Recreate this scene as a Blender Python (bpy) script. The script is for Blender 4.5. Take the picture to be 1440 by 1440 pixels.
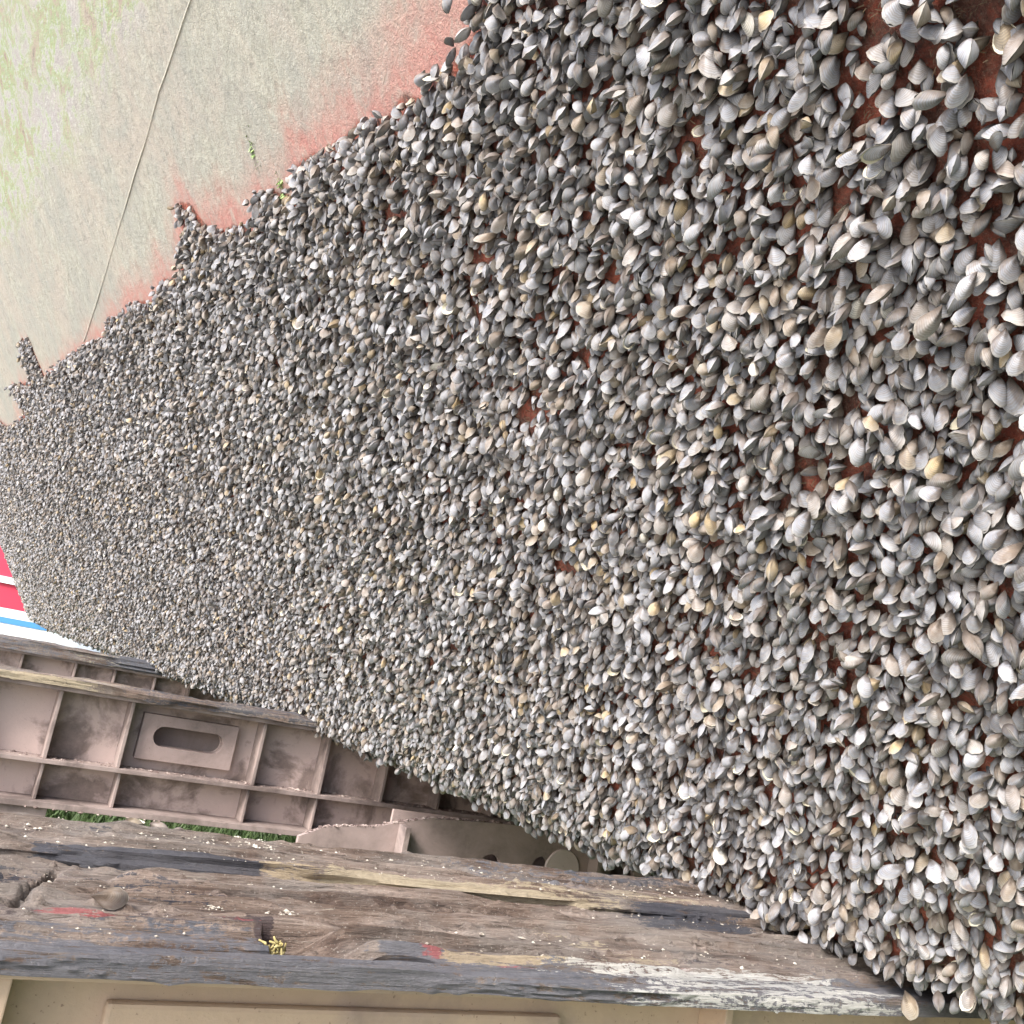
import bpy, bmesh, math, random
import numpy as np
from mathutils import Matrix, Vector

for o in list(bpy.data.objects): bpy.data.objects.remove(o)
SC = bpy.context.scene
COL = SC.collection
RNG = np.random.default_rng(11)
random.seed(5)

# ------------------------------------------------------------------ camera
F_PX, HALF = 1413.0, 720.0
YAW, PITCH, ROLL = math.radians(27), math.radians(9.9), math.radians(11.2)
FW = np.array([math.sin(YAW)*math.cos(PITCH), math.cos(YAW)*math.cos(PITCH), math.sin(PITCH)])
_r0 = np.array([math.cos(YAW), -math.sin(YAW), 0.0]); _u0 = np.cross(_r0, FW)
CR = math.cos(ROLL)*_r0 + math.sin(ROLL)*_u0
CU = -math.sin(ROLL)*_r0 + math.cos(ROLL)*_u0
cam_d = bpy.data.cameras.new('camera'); cam = bpy.data.objects.new('camera', cam_d); COL.objects.link(cam)
cam_d.sensor_width = 36; cam_d.sensor_fit = 'HORIZONTAL'
cam_d.angle = 2*math.atan(HALF/F_PX)
cam_d.clip_start = 0.02; cam_d.clip_end = 5000
m = Matrix.Identity(4)
for i in range(3):
    m[i][0] = CR[i]; m[i][1] = CU[i]; m[i][2] = -FW[i]
cam.matrix_world = m
SC.camera = cam

# ------------------------------------------------------------------ sky, sun, exposure
SUN_DIR = Vector((-0.70, -0.34, 0.62)).normalized()
world = bpy.data.worlds.new('World'); SC.world = world; world.use_nodes = True
wn = world.node_tree.nodes; wl = world.node_tree.links
sky = wn.new('ShaderNodeTexSky'); sky.sky_type = 'NISHITA'; sky.sun_disc = False
sky.sun_elevation = math.asin(SUN_DIR.z)
sky.sun_rotation = math.atan2(SUN_DIR.x, SUN_DIR.y)
sky.air_density = 1.0; sky.dust_density = 2.0; sky.ozone_density = 1.0
bg = wn['Background']; bg.inputs['Strength'].default_value = 0.115
wl.new(sky.outputs[0], bg.inputs['Color'])
sun_d = bpy.data.lights.new('sun', 'SUN'); sun_d.energy = 1.5; sun_d.angle = math.radians(20)
sun_d.color = (1.0, 0.965, 0.92)
sun = bpy.data.objects.new('sun', sun_d); COL.objects.link(sun)
sun.rotation_euler = SUN_DIR.to_track_quat('Z', 'Y').to_euler()
VS = SC.view_settings
VS.view_transform = 'Standard'; VS.look = 'None'; VS.gamma = 1.0; VS.use_curve_mapping = False
VS.exposure = 2.05
SC.cycles.use_denoising = True
SC.cycles.max_bounces = 6
SC.cycles.diffuse_bounces = 2

# ------------------------------------------------------------------ pixel helpers (directions only)
def ray(x, y): return FW + (x-720)/F_PX*CR - (y-720)/F_PX*CU
def proj(P):
    d = P @ FW
    return 720+F_PX*(P @ CR)/d, 720-F_PX*(P @ CU)/d, d
def on_z(x, y, z): d = ray(x, y); return d*z/d[2]
def on_y(x, y, Y): d = ray(x, y); return d*Y/d[1]

# ------------------------------------------------------------------ numpy noise
_perm = np.random.default_rng(3).random((256, 256))
def vnoise(x, y):
    x = np.asarray(x, float); y = np.asarray(y, float)
    xi = np.floor(x).astype(int); yi = np.floor(y).astype(int)
    fx = x-xi; fy = y-yi
    fx = fx*fx*(3-2*fx); fy = fy*fy*(3-2*fy)
    a = _perm[xi & 255, yi & 255]; b = _perm[(xi+1) & 255, yi & 255]
    c = _perm[xi & 255, (yi+1) & 255]; d = _perm[(xi+1) & 255, (yi+1) & 255]
    return (a*(1-fx)+b*fx)*(1-fy)+(c*(1-fx)+d*fx)*fy
def fbm(x, y, oct=4):
    s = 0; a = 1; tot = 0
    for k in range(oct):
        s = s+a*vnoise(np.asarray(x)*2**k+17.3*k, np.asarray(y)*2**k+9.1*k); tot += a; a *= .5
    return s/tot
def sstep(a, b, x):
    t = np.clip((x-a)/(b-a), 0, 1); return t*t*(3-2*t)

# ------------------------------------------------------------------ object helpers
def mesh_obj(name, verts, faces, mat=None, parent=None, smooth=False):
    me = bpy.data.meshes.new(name)
    me.from_pydata([tuple(map(float, v)) for v in verts], [], [tuple(map(int, f)) for f in faces])
    if smooth: me.polygons.foreach_set('use_smooth', [True]*len(me.polygons))
    if mat:
        for q in (mat if isinstance(mat, list) else [mat]): me.materials.append(q)
    o = bpy.data.objects.new(name, me); COL.objects.link(o)
    if parent: o.parent = parent
    return o
def from_bm(name, bm, mat, parent=None, smooth=False):
    bmesh.ops.recalc_face_normals(bm, faces=bm.faces[:])
    me = bpy.data.meshes.new(name); bm.to_mesh(me); bm.free()
    if smooth: me.polygons.foreach_set('use_smooth', [True]*len(me.polygons))
    me.materials.append(mat)
    o = bpy.data.objects.new(name, me); COL.objects.link(o)
    if parent: o.parent = parent
    return o
def tag(o, label=None, cat=None, group=None, kind=None):
    if label: o['label'] = label
    if cat: o['category'] = cat
    if group: o['group'] = group
    if kind: o['kind'] = kind
    return o
def empty(name, loc=(0, 0, 0)):
    o = bpy.data.objects.new(name, None); COL.objects.link(o); o.location = loc
    o.empty_display_size = .02
    return o
def box_bm(x0, x1, y0, y1, z0, z1, bevel=0.0, bm=None):
    own = bm is None
    bm = bm or bmesh.new()
    r = bmesh.ops.create_cube(bm, size=1)
    bmesh.ops.scale(bm, vec=(x1-x0, y1-y0, z1-z0), verts=r['verts'])
    bmesh.ops.translate(bm, vec=((x0+x1)/2, (y0+y1)/2, (z0+z1)/2), verts=r['verts'])
    if bevel and own:
        bmesh.ops.bevel(bm, geom=bm.edges[:], offset=bevel, segments=2, affect='EDGES', profile=.6)
    return bm
def box(name, x0, x1, y0, y1, z0, z1, mat, parent=None, bevel=.0015):
    return from_bm(name, box_bm(x0, x1, y0, y1, z0, z1, bevel), mat, parent)
def attr(o, name, vals, typ='FLOAT'):
    a = o.data.attributes.new(name, typ, 'POINT')
    a.data.foreach_set('value' if typ in ('FLOAT', 'INT') else ('vector' if typ == 'FLOAT_VECTOR' else 'color'), np.asarray(vals, dtype=np.float32 if typ != 'INT' else np.int32).ravel())

# ------------------------------------------------------------------ material helpers
class NT:
    def __init__(s, name):
        s.mat = bpy.data.materials.new(name); s.mat.use_nodes = True
        s.t = s.mat.node_tree; s.b = s.t.nodes['Principled BSDF']
        s.b.inputs['Specular IOR Level'].default_value = .3
    def n(s, typ, **kw):
        x = s.t.nodes.new(typ)
        for k, v in kw.items(): setattr(x, k, v)
        return x
    def l(s, a, b): s.t.links.new(a, b)
    def coord(s, out='Object', scale=None):
        c = s.n('ShaderNodeTexCoord').outputs[out]
        if scale is None: return c
        mp = s.n('ShaderNodeMapping'); mp.inputs['Scale'].default_value = scale
        s.l(c, mp.inputs['Vector']); return mp.outputs[0]
    def noise(s, vec, scale, detail=5, rough=.6, dist=0):
        x = s.n('ShaderNodeTexNoise'); x.inputs['Scale'].default_value = scale
        x.inputs['Detail'].default_value = detail; x.inputs['Roughness'].default_value = rough
        x.inputs['Distortion'].default_value = dist
        if vec is not None: s.l(vec, x.inputs['Vector'])
        return x.outputs['Fac']
    def ramp(s, fac, stops, interp='LINEAR'):
        x = s.n('ShaderNodeValToRGB'); x.color_ramp.interpolation = interp
        el = x.color_ramp.elements
        while len(el) < len(stops): el.new(.5)
        for e, (p, c) in zip(el, stops):
            e.position = p; e.color = (c, c, c, 1) if isinstance(c, (int, float)) else (*c, 1)
        s.l(fac, x.inputs[0]); return x.outputs['Color']
    def mix(s, fac, a, b, blend='MIX'):
        x = s.n('ShaderNodeMix', data_type='RGBA', blend_type=blend)
        for sock, v in ((x.inputs[0], fac), (x.inputs[6], a), (x.inputs[7], b)):
            if isinstance(v, (int, float)): sock.default_value = v
            elif isinstance(v, tuple): sock.default_value = (*v, 1)
            else: s.l(v, sock)
        return x.outputs[2]
    def math(s, op, a, b=0.0, c=0.0):
        x = s.n('ShaderNodeMath', operation=op)
        for sock, v in zip(x.inputs, (a, b, c)):
            if isinstance(v, (int, float)): sock.default_value = v
            else: s.l(v, sock)
        return x.outputs[0]
    def attr(s, name, typ='GEOMETRY'):
        x = s.n('ShaderNodeAttribute', attribute_type=typ, attribute_name=name); return x
    def bump(s, h, strength, dist):
        x = s.n('ShaderNodeBump'); x.inputs['Strength'].default_value = strength; x.inputs['Distance'].default_value = dist
        s.l(h, x.inputs['Height']); s.l(x.outputs[0], s.b.inputs['Normal'])
    def done(s, col, rough=.7):
        if isinstance(col, tuple): s.b.inputs['Base Color'].default_value = (*col, 1)
        else: s.l(col, s.b.inputs['Base Color'])
        if isinstance(rough, (int, float)): s.b.inputs['Roughness'].default_value = rough
        else: s.l(rough, s.b.inputs['Roughness'])
        return s.mat

# ================================================================== THE BOAT HULL
Z0, SL, CL = -0.199, (0.55, 0.84), 2.8
_cy = np.array([-4, .3, 1.2, 2.5, 4, 5.5, 7, 8.5, 10, 12, 20.])
_cx = np.array([1.0, 1.0, 1.01, 1.05, .99, .89, .79, .705, .645, .625, .625])
_fy = np.linspace(-4, 20, 2401)
_fx = np.interp(_fy, _cy, _cx); _k = np.hanning(121); _k /= _k.sum()
_fx = np.convolve(np.pad(_fx, 60, mode='edge'), _k, mode='valid')
def Xc(Y): return np.interp(Y, _fy, _fx)
def kY(Y):
    u = np.clip((np.asarray(Y, float)-10.6)/6.4, 0, 1); return np.sqrt(np.clip(1-u**2.2, 0, 1))
RHO = 0.06; A0 = math.atan2(SL[1], SL[0])
def section(t, Y):
    """x, z of the hull skin: straight flare for t >= 0, bilge radius then flat bottom for t < 0"""
    t = np.asarray(t, float); Y = np.asarray(Y, float)
    tp = np.maximum(t, 0); x = -SL[0]*tp; z = Z0+SL[1]*tp
    s = np.maximum(-t, 0); ang = np.minimum(s/RHO, A0); rest = np.maximum(s-RHO*A0, 0)
    x = x+RHO*(math.sin(A0)-np.sin(A0-ang))*1.0+rest
    z = z-RHO*(np.cos(A0-ang)-math.cos(A0))
    hb = (CL-Xc(Y)-x)
    return CL-hb*kY(Y), z
def hull_normal(t, Y):
    e = 1e-3
    x0, z0 = section(t-e, Y); x1, z1 = section(t+e, Y)
    xa, za = section(t, np.asarray(Y)-e); xb, zb = section(t, np.asarray(Y)+e)
    tt = np.stack([x1-x0, np.zeros_like(x0), z1-z0], -1); ty = np.stack([xb-xa, np.full_like(x0, 2*e), zb-za], -1)
    n = np.cross(tt, ty); n /= np.linalg.norm(n, axis=-1, keepdims=True)
    tt /= np.linalg.norm(tt, axis=-1, keepdims=True)
    return n, tt
def hull_hit(px, py):
    d = ray(px, py); s = np.linspace(.2, 22, 6000); P = s[:, None]*d
    t = (P[:, 2]-Z0)/SL[1]; x, _ = section(np.maximum(t, 0), P[:, 1])
    g = P[:, 0]-x; i = np.argmax(g > 0)
    return P[i, 1], t[i]

EDGE_PX = [(672,-40),(665,0),(682,15),(685,25),(671,32),(672,50),(655,65),(650,82),(625,92),(612,110),(605,140),(575,142),(560,162),(512,175),
 (480,200),(450,215),(417,232),(415,265),(410,280),(400,277),(390,267),(365,272),(365,287),(385,295),(365,300),(360,325),(332,312),(330,325),
 (287,318),(270,287),(254,283),(252,305),(265,322),(257,350),(257,362),(252,395),(230,392),(222,425),(190,425),(177,442),(155,450),(150,472),
 (122,485),(107,497),(85,512),(65,532),(42,477),(32,477),(32,505),(47,532),(52,547),(27,537),(17,540),(22,557),(37,572),(40,585),(22,597),(10,600),(0,590),(-30,615)]
EDGE = np.array([hull_hit(*p) for p in EDGE_PX])
POLY = np.vstack([[[-4, -1.5]], [[-4, 1.12]], [[.2, 1.14]], EDGE, [[10.5, EDGE[-1, 1]+.12]], [[17.5, EDGE[-1, 1]+.4]], [[17.5, -1.5]]])
def inside(y, t):
    y = np.asarray(y); t = np.asarray(t); r = np.zeros(y.shape, bool)
    a = POLY; b = np.roll(POLY, -1, 0)
    for (y0, t0), (y1, t1) in zip(a, b):
        if t0 == t1: continue
        c = (t0 > t) != (t1 > t)
        r ^= c & (y < (y1-y0)*(t-t0)/(t1-t0)+y0)
    return r
_ey = np.concatenate([[-4, .2], EDGE[:, 0], [10.5, 17.5]]); _et = np.concatenate([[1.12, 1.14], EDGE[:, 1], [EDGE[-1, 1]+.12, EDGE[-1, 1]+.4]])
_o = np.argsort(_ey); _ey = _ey[_o]; _et = _et[_o]
def edge_t(Y): return np.interp(Y, _ey, _et)

def hull_material():
    g = NT('fouled_hull_paint'); v = g.coord()
    above = g.attr('above').outputs['Fac']
    n1 = g.noise(v, 5, 6, .65); n2 = g.noise(v, 34, 6, .7); n3 = g.noise(v, 150, 4, .7); n4 = g.noise(v, 420, 3, .6)
    red = g.ramp(n2, [(.3, (.19, .05, .036)), (.55, (.40, .11, .07)), (.75, (.50, .20, .14))])
    brown = g.ramp(n3, [(.35, (.055, .035, .03)), (.65, (.16, .085, .065))])
    under = g.mix(g.ramp(g.noise(v, 22, 6, .75, .8), [(.42, 0.0), (.58, .88)]), red, brown)
    under = g.mix(g.ramp(g.noise(v, 300, 4, .8, 1.0), [(.56, 0.0), (.68, .6)]), under, (.34, .27, .21))
    redc = g.ramp(n3, [(.3, (.36, .13, .11)), (.7, (.48, .23, .19))])
    slime = g.ramp(n2, [(.3, (.25, .24, .195)), (.5, (.36, .345, .28)), (.7, (.44, .42, .355))])
    slime = g.mix(g.ramp(n1, [(.40, 0.0), (.58, .75)]), slime, (.31, .305, .265))
    slime = g.mix(g.ramp(g.noise(v, 3.2, 6, .7, .8), [(.44, 0.0), (.60, .55)]), slime, (.41, .34, .28))
    slime = g.mix(g.ramp(g.noise(v, 14, 7, .75, 1.2), [(.56, 0.0), (.66, .6)]), slime, (.20, .19, .165))
    slime = g.mix(g.ramp(g.noise(v, 30, 10, .82, .5), [(.54, 0.0), (.575, .55)]), slime, (.21, .20, .17))
    slime = g.mix(g.ramp(g.noise(v, 47, 9, .8, .3), [(.58, 0.0), (.61, .6)]), slime, (.50, .47, .40))
    slime = g.mix(g.ramp(n3, [(.55, 0.0), (.75, .5)]), slime, (.24, .24, .19))
    slime = g.mix(g.ramp(n4, [(.62, 0.0), (.72, .7)]), slime, (.58, .56, .47))
    # red paint shows in a ragged fringe along the mussels and in scraped patches
    w = g.math('ADD', g.math('MULTIPLY', g.math('SUBTRACT', n1, .5), .22), g.math('MULTIPLY', g.math('SUBTRACT', n2, .5), .11))
    f = g.math('ADD', above, w)
    fr = g.math('MULTIPLY', g.ramp(f, [(.0, .95), (.03, .75), (.07, .3), (.13, 0.0)]), g.ramp(g.noise(v, 24, 9, .8, .6), [(.40, .35), (.48, .85), (.60, 1.0)]))
    scr = g.math('MULTIPLY', g.attr('scrape').outputs['Fac'], g.ramp(n2, [(.35, .0), (.65, .6)]))
    c = g.mix(fr, slime, redc); c = g.mix(scr, c, redc)
    # waterline weed band: green, rust and chalky streaks
    band = g.attr('band').outputs['Fac']
    st = g.noise(g.coord(scale=(1, .3, .7)), 30, 8, .78, .9)
    st = g.math('ADD', g.math('MULTIPLY', st, .45), g.math('MULTIPLY', g.noise(g.coord(scale=(1, .55, 1)), 8, 6, .7, .7), .55))
    weed = g.ramp(st, [(.36, (.15, .12, .09)), (.43, (.36, .27, .21)), (.48, (.27, .36, .15)), (.52, (.42, .41, .36)), (.57, (.33, .29, .29)), (.64, (.58, .57, .53))])
    c = g.mix(g.math('MULTIPLY', band, g.ramp(n1, [(.3, .3), (.6, .85)])), c, weed)
    on = g.ramp(g.math('ADD', above, .0), [(.0, 0.0), (.006, 1.0)])
    c = g.mix(on, under, c)
    h = g.math('ADD', g.math('MULTIPLY', n3, .6), g.math('ADD', n2, g.math('MULTIPLY', n4, .35)))
    c = g.mix(g.ramp(g.noise(v, 260, 5, .8), [(.34, .55), (.46, 0.0)]), c, (.20, .19, .15))
    g.bump(h, .8, .007)
    return g.done(c, .85)
M_HULL = hull_material()

boat = empty('boat', (1.4, 1.0, -.226))
tag(boat, 'large boat hull with red antifouling, slimed grey side and a crust of mussels below', 'boat')
def build_hull():
    ys = np.concatenate([np.arange(-3.2, 0, .1), np.arange(0, 7, .035), np.arange(7, 17.001, .1)])
    ts = np.concatenate([[-1.9, -1.0, -.5, -.25, -.15], np.linspace(-.09, 0, 8), np.linspace(.03, 2.9, 84)])
    Yg, Tg = np.meshgrid(ys, ts, indexing='ij')
    X, Z = section(Tg, Yg); Z = np.where(Tg < -.12, Z-0.0, Z)
    ny, nt = Yg.shape
    dent = (fbm(Yg*1.3, Tg*1.3+5, 3)-.5)*.012*(Tg > .1)
    n, _ = hull_normal(Tg.ravel(), Yg.ravel()); n = n.reshape(ny, nt, 3)
    P = np.stack([X, Yg, Z], -1)+n*dent[..., None]
    V = P.reshape(-1, 3); idx = np.arange(ny*nt).reshape(ny, nt)
    F = np.stack([idx[:-1, :-1], idx[1:, :-1], idx[1:, 1:], idx[:-1, 1:]], -1).reshape(-1, 4).tolist()
    # far side, mirrored, and the deck and transom that close the shell
    Vm = V.copy(); Vm[:, 0] = 2*CL+.001-Vm[:, 0]; off = len(V)
    sub = [f for f in (np.array(F)+off)[:, ::-1].tolist()]
    V2 = np.vstack([V, Vm]); F2 = F+sub
    for i in range(ny-1):
        F2.append([idx[i, -1], idx[i+1, -1], idx[i+1, -1]+off, idx[i, -1]+off])
        F2.append([idx[i, 0], idx[i, 0]+off, idx[i+1, 0]+off, idx[i+1, 0]])
    F2.append([*idx[0, :].tolist(), *(idx[0, ::-1]+off).tolist()])
    o = mesh_obj('hull_shell', V2-np.array([1.4, 1.0, -.226]), F2, M_HULL, boat, True)
    et = edge_t(Yg); ab = (Tg-et)
    insi = inside(Yg.ravel(), Tg.ravel()).reshape(ny, nt)
    ab = np.where(insi, np.minimum(ab, -.01), np.maximum(ab, .012)+.07*sstep(3.0, 6.5, Yg)-.012*sstep(2.2, 1.2, Yg)*(ab > .03))
    b0 = 1.93+.105*(Yg-2.3)
    band = sstep(-.16, .0, Tg-b0+(fbm(Yg*2, Tg*3)-.5)*.22)
    def spot(px, py, ry, rt):
        a, b = hull_hit(px, py); return np.exp(-((Yg-a)/ry)**2-((Tg-b)/rt)**2)
    sc = np.clip(spot(615, 20, .16, .07)+spot(640, 70, .12, .05)+.8*spot(585, 0, .2, .03)+.35*spot(155, 55, .25, .03), 0, 1)
    both = lambda a: np.concatenate([a.ravel(), a.ravel()])
    attr(o, 'above', both(ab)); attr(o, 'band', both(band)); attr(o, 'scrape', both(sc))
    return o
hull = build_hull()

def tube(name, pts, radii, mat, parent=None, seg=6, origin=(0, 0, 0)):
    pts = np.array(pts, float); n = len(pts); V = []; Fc = []
    for i in range(n):
        d = pts[min(i+1, n-1)]-pts[max(i-1, 0)]; d /= np.linalg.norm(d)+1e-9
        a = np.cross(d, [.3, .2, 1]); a /= np.linalg.norm(a)+1e-9; b = np.cross(d, a)
        for k in range(seg):
            q = 2*math.pi*k/seg; V.append(pts[i]+radii[i]*(math.cos(q)*a+math.sin(q)*b)-np.array(origin))
    for i in range(n-1):
        for k in range(seg): Fc.append((i*seg+k, i*seg+(k+1) % seg, (i+1)*seg+(k+1) % seg, (i+1)*seg+k))
    Fc.append(tuple(range(seg-1, -1, -1))); Fc.append(tuple((n-1)*seg+k for k in range(seg)))
    return mesh_obj(name, V, Fc, mat, parent, True)
g = NT('weld_bead_lime'); v = g.coord(); nn = g.noise(v, 26, 5, .7)
M_BEAD = g.done(g.ramp(nn, [(.30, (.14, .12, .10)), (.34, (.58, .54, .45)), (.6, (.78, .74, .64))]), .8)
sy = []
for px, py in [(288,-60),(270,0),(250,60),(226,128),(205,200),(190,245),(170,310),(150,380),(133,435),(118,480)]:
    sy.append(hull_hit(px, py))
sy = np.array(sy); ii = np.linspace(0, len(sy)-1, 160)
by = np.interp(ii, range(len(sy)), sy[:, 0]); bt = np.interp(ii, range(len(sy)), sy[:, 1])+(fbm(ii*.6, ii*0)-.5)*.008
bx, bz = section(bt, by); bn, _ = hull_normal(bt, by)
tube('weld_seam', np.stack([bx, by, bz], -1)+bn*(.0016+(fbm(by*1.3, bt*1.3+5, 3)-.5)*.012)[:, None], .0011*(0.5+1.1*fbm(ii*1.3, ii*0+4)), M_BEAD, boat, 6, (1.4, 1.0, -.226))

# ================================================================== MUSSELS
def mussel_material(name, src, inner=False):
    g = NT(name); tint = g.attr('tint', src).outputs['Fac']; grow = g.attr('grow').outputs['Fac']; side = g.attr('fan').outputs['Fac']
    v = g.coord()
    if inner:
        n = g.noise(v, 180, 3); return g.done(g.ramp(n, [(.3, (.50, .44, .30)), (.7, (.74, .70, .58))]), .35)
    base = g.ramp(tint, [(.0, (.06, .063, .075)), (.16, (.115, .122, .142)), (.34, (.215, .226, .262)), (.52, (.32, .332, .37)), (.60, (.31, .285, .27)), (.72, (.21, .165, .135)), (.84, (.33, .26, .17)), (.93, (.44, .31, .13)), (1.0, (.64, .61, .54))])
    n1 = g.noise(v, 1.8, 4, .6)
    flank = g.ramp(side, [(.0, 0.0), (.40, 0.0), (.55, 1.0), (1.0, 1.0)])
    base = g.mix(g.math('MULTIPLY', flank, .55), base, (.135, .10, .075))
    # growth lines: closely spaced arcs about the beak
    gw = g.math('ADD', grow, g.math('MULTIPLY', g.math('SUBTRACT', n1, .5), .05))
    ring = g.math('SINE', g.math('MULTIPLY', gw, 95.0)); ring2 = g.math('SINE', g.math('MULTIPLY', gw, 31.0))
    line = g.ramp(ring, [(.0, 1.0), (.32, .35), (.6, 0.0)]); broad = g.ramp(ring2, [(.0, .8), (.30, 0.0)])
    c = g.mix(g.math('MULTIPLY', line, .42), base, (.13, .10, .08))
    c = g.mix(g.math('MULTIPLY', broad, .22), c, (.22, .16, .11))
    c = g.mix(g.ramp(n1, [(.45, 0.0), (.7, .30)]), c, (.45, .46, .47))
    c = g.mix(g.ramp(grow, [(.93, 0.0), (1.0, .4)]), c, (.47, .45, .40))
    c = g.mix(g.ramp(g.math('ABSOLUTE', side), [(.74, 0.0), (1.0, .75)]), c, (.085, .065, .05))  # gap shade painted as dark outlines on the shell sides, where periostracum is brown
    beak_shade_mud = g.math('ADD', grow, g.math('MULTIPLY', g.math('SUBTRACT', g.noise(v, 3.5, 5, .7), .5), .5))  # crevice shade painted into the beak end, mixed with byssus mud tone
    c = g.mix(g.ramp(beak_shade_mud, [(.14, .95), (.34, .6), (.56, 0.0)]), c, (.06, .046, .037))
    c = g.mix(g.ramp(g.noise(v, 9, 4, .7), [(.62, 0.0), (.70, .5)]), c, (.10, .085, .07))
    g.bump(g.math('ADD', g.math('MULTIPLY', ring, .5), g.math('MULTIPLY', ring2, .5)), .08, .015)
    g.b.inputs['Specular IOR Level'].default_value = .2
    return g.done(c, .62)
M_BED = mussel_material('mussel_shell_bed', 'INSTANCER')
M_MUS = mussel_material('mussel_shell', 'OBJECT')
M_NACRE = mussel_material('shell_lining', 'OBJECT', True)

KEEL = .38
def valve_geo(sgn, T, wy, skew, gape, amax, nr=9, nf=10, lined=False, seed=0):
    """one shell half, length 1, beak at the origin; sgn picks the side"""
    rr = np.linspace(0, 1, nr)**.9; ff = np.linspace(-1, 1, nf)
    V, G, S = [], [], []
    rs = np.random.default_rng(seed); wob = rs.normal(0, .02, nf)
    def pt(r, f, shrink=0.0):
        a = math.radians(amax)*f
        M = .58+.42*max(math.cos(a*90/amax), 0)**.7
        M *= 1+skew*f
        tri = ((f+1)/(1+KEEL))**.72 if f < KEEL else (max(1-f, 0)/(1-KEEL))**.80
        dome = T*(r**.62)*(1-r**1.9)/.50*tri*(1-.10*math.exp(-((f-KEEL)/.12)**2))
        step = .002*math.sin(r*20)*(r > .3)*(r < .97)
        x = r*M*math.cos(a); y = r*M*math.sin(a)*wy; z = max(dome+step*max(1-abs(f)**4, 0)-shrink, 0 if not shrink else -.0)
        return np.array([x, y, z*sgn])
    for r in rr:
        for j, f in enumerate(ff):
            V.append(pt(r*(1+wob[j]*r), f)); G.append(r); S.append(f)
    F = []; mi = []
    for i in range(nr-1):
        for j in range(nf-1):
            q = [i*nf+j, i*nf+j+1, (i+1)*nf+j+1, (i+1)*nf+j]
            if i == 0: q = [j, nf+j+1, nf+j]
            F.append(q if sgn < 0 else q[::-1]); mi.append(0)
    F = [f[::-1] for f in F]
    if lined:
        off = len(V)
        for r in rr:
            for j, f in enumerate(ff):
                p = pt(r*(1+wob[j]*r), f); p[2] = (abs(p[2])*.86-.006)*sgn; p[0] = p[0]*.985+.005; V.append(p); G.append(r); S.append(f)
        n0 = len(F)
        for f in F[:n0]: pass
        F += [[i+off for i in f[::-1]] for f in F[:n0]]; mi += [1]*n0
    V = np.array(V)
    # hinge on the upper edge next to the beak
    ax = np.array([math.cos(math.radians(-amax)), math.sin(math.radians(-amax))*wy, 0]); ax /= np.linalg.norm(ax)
    R = np.array(Matrix.Rotation(gape*sgn*-1, 3, Vector(ax)))
    V = V @ R.T
    return V, F, np.array(G), np.array(S), mi
def valve_mesh(name, mats, *a, **k):
    V, F, G, S, mi = valve_geo(*a, **k)
    me = bpy.data.meshes.new(name); me.from_pydata(V.tolist(), [], F)
    for q in mats: me.materials.append(q)
    me.polygons.foreach_set('material_index', mi); me.polygons.foreach_set('use_smooth', [True]*len(F))
    for nm, val in (('grow', G), ('fan', S)):
        me.attributes.new(nm, 'FLOAT', 'POINT').data.foreach_set('value', val.astype(np.float32))
    return me
#            T    wy  skew gape amax lined
VARS = [(.26, .75, .12, 0.00, 42, False), (.30, .69, .18, 0.00, 41, False), (.23, .83, .08, 0.00, 43, False),
        (.28, .63, .22, 0.00, 40, False), (.25, .79, -.14, 0.0, 42, False), (.32, .72, .14, 0.00, 42, False),
        (.25, .76, .12, 0.10, 42, True), (.23, .82, .08, 0.24, 43, True)]
VALVES = []
for q, (T, wy, sk, gp, am, ln) in enumerate(VARS):
    VALVES.append([valve_mesh('valve', [M_MUS, M_NACRE], s, T, wy, sk, gp, am, lined=ln, seed=q*2+(s > 0), nr=11, nf=12) for s in (1, -1)])

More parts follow.
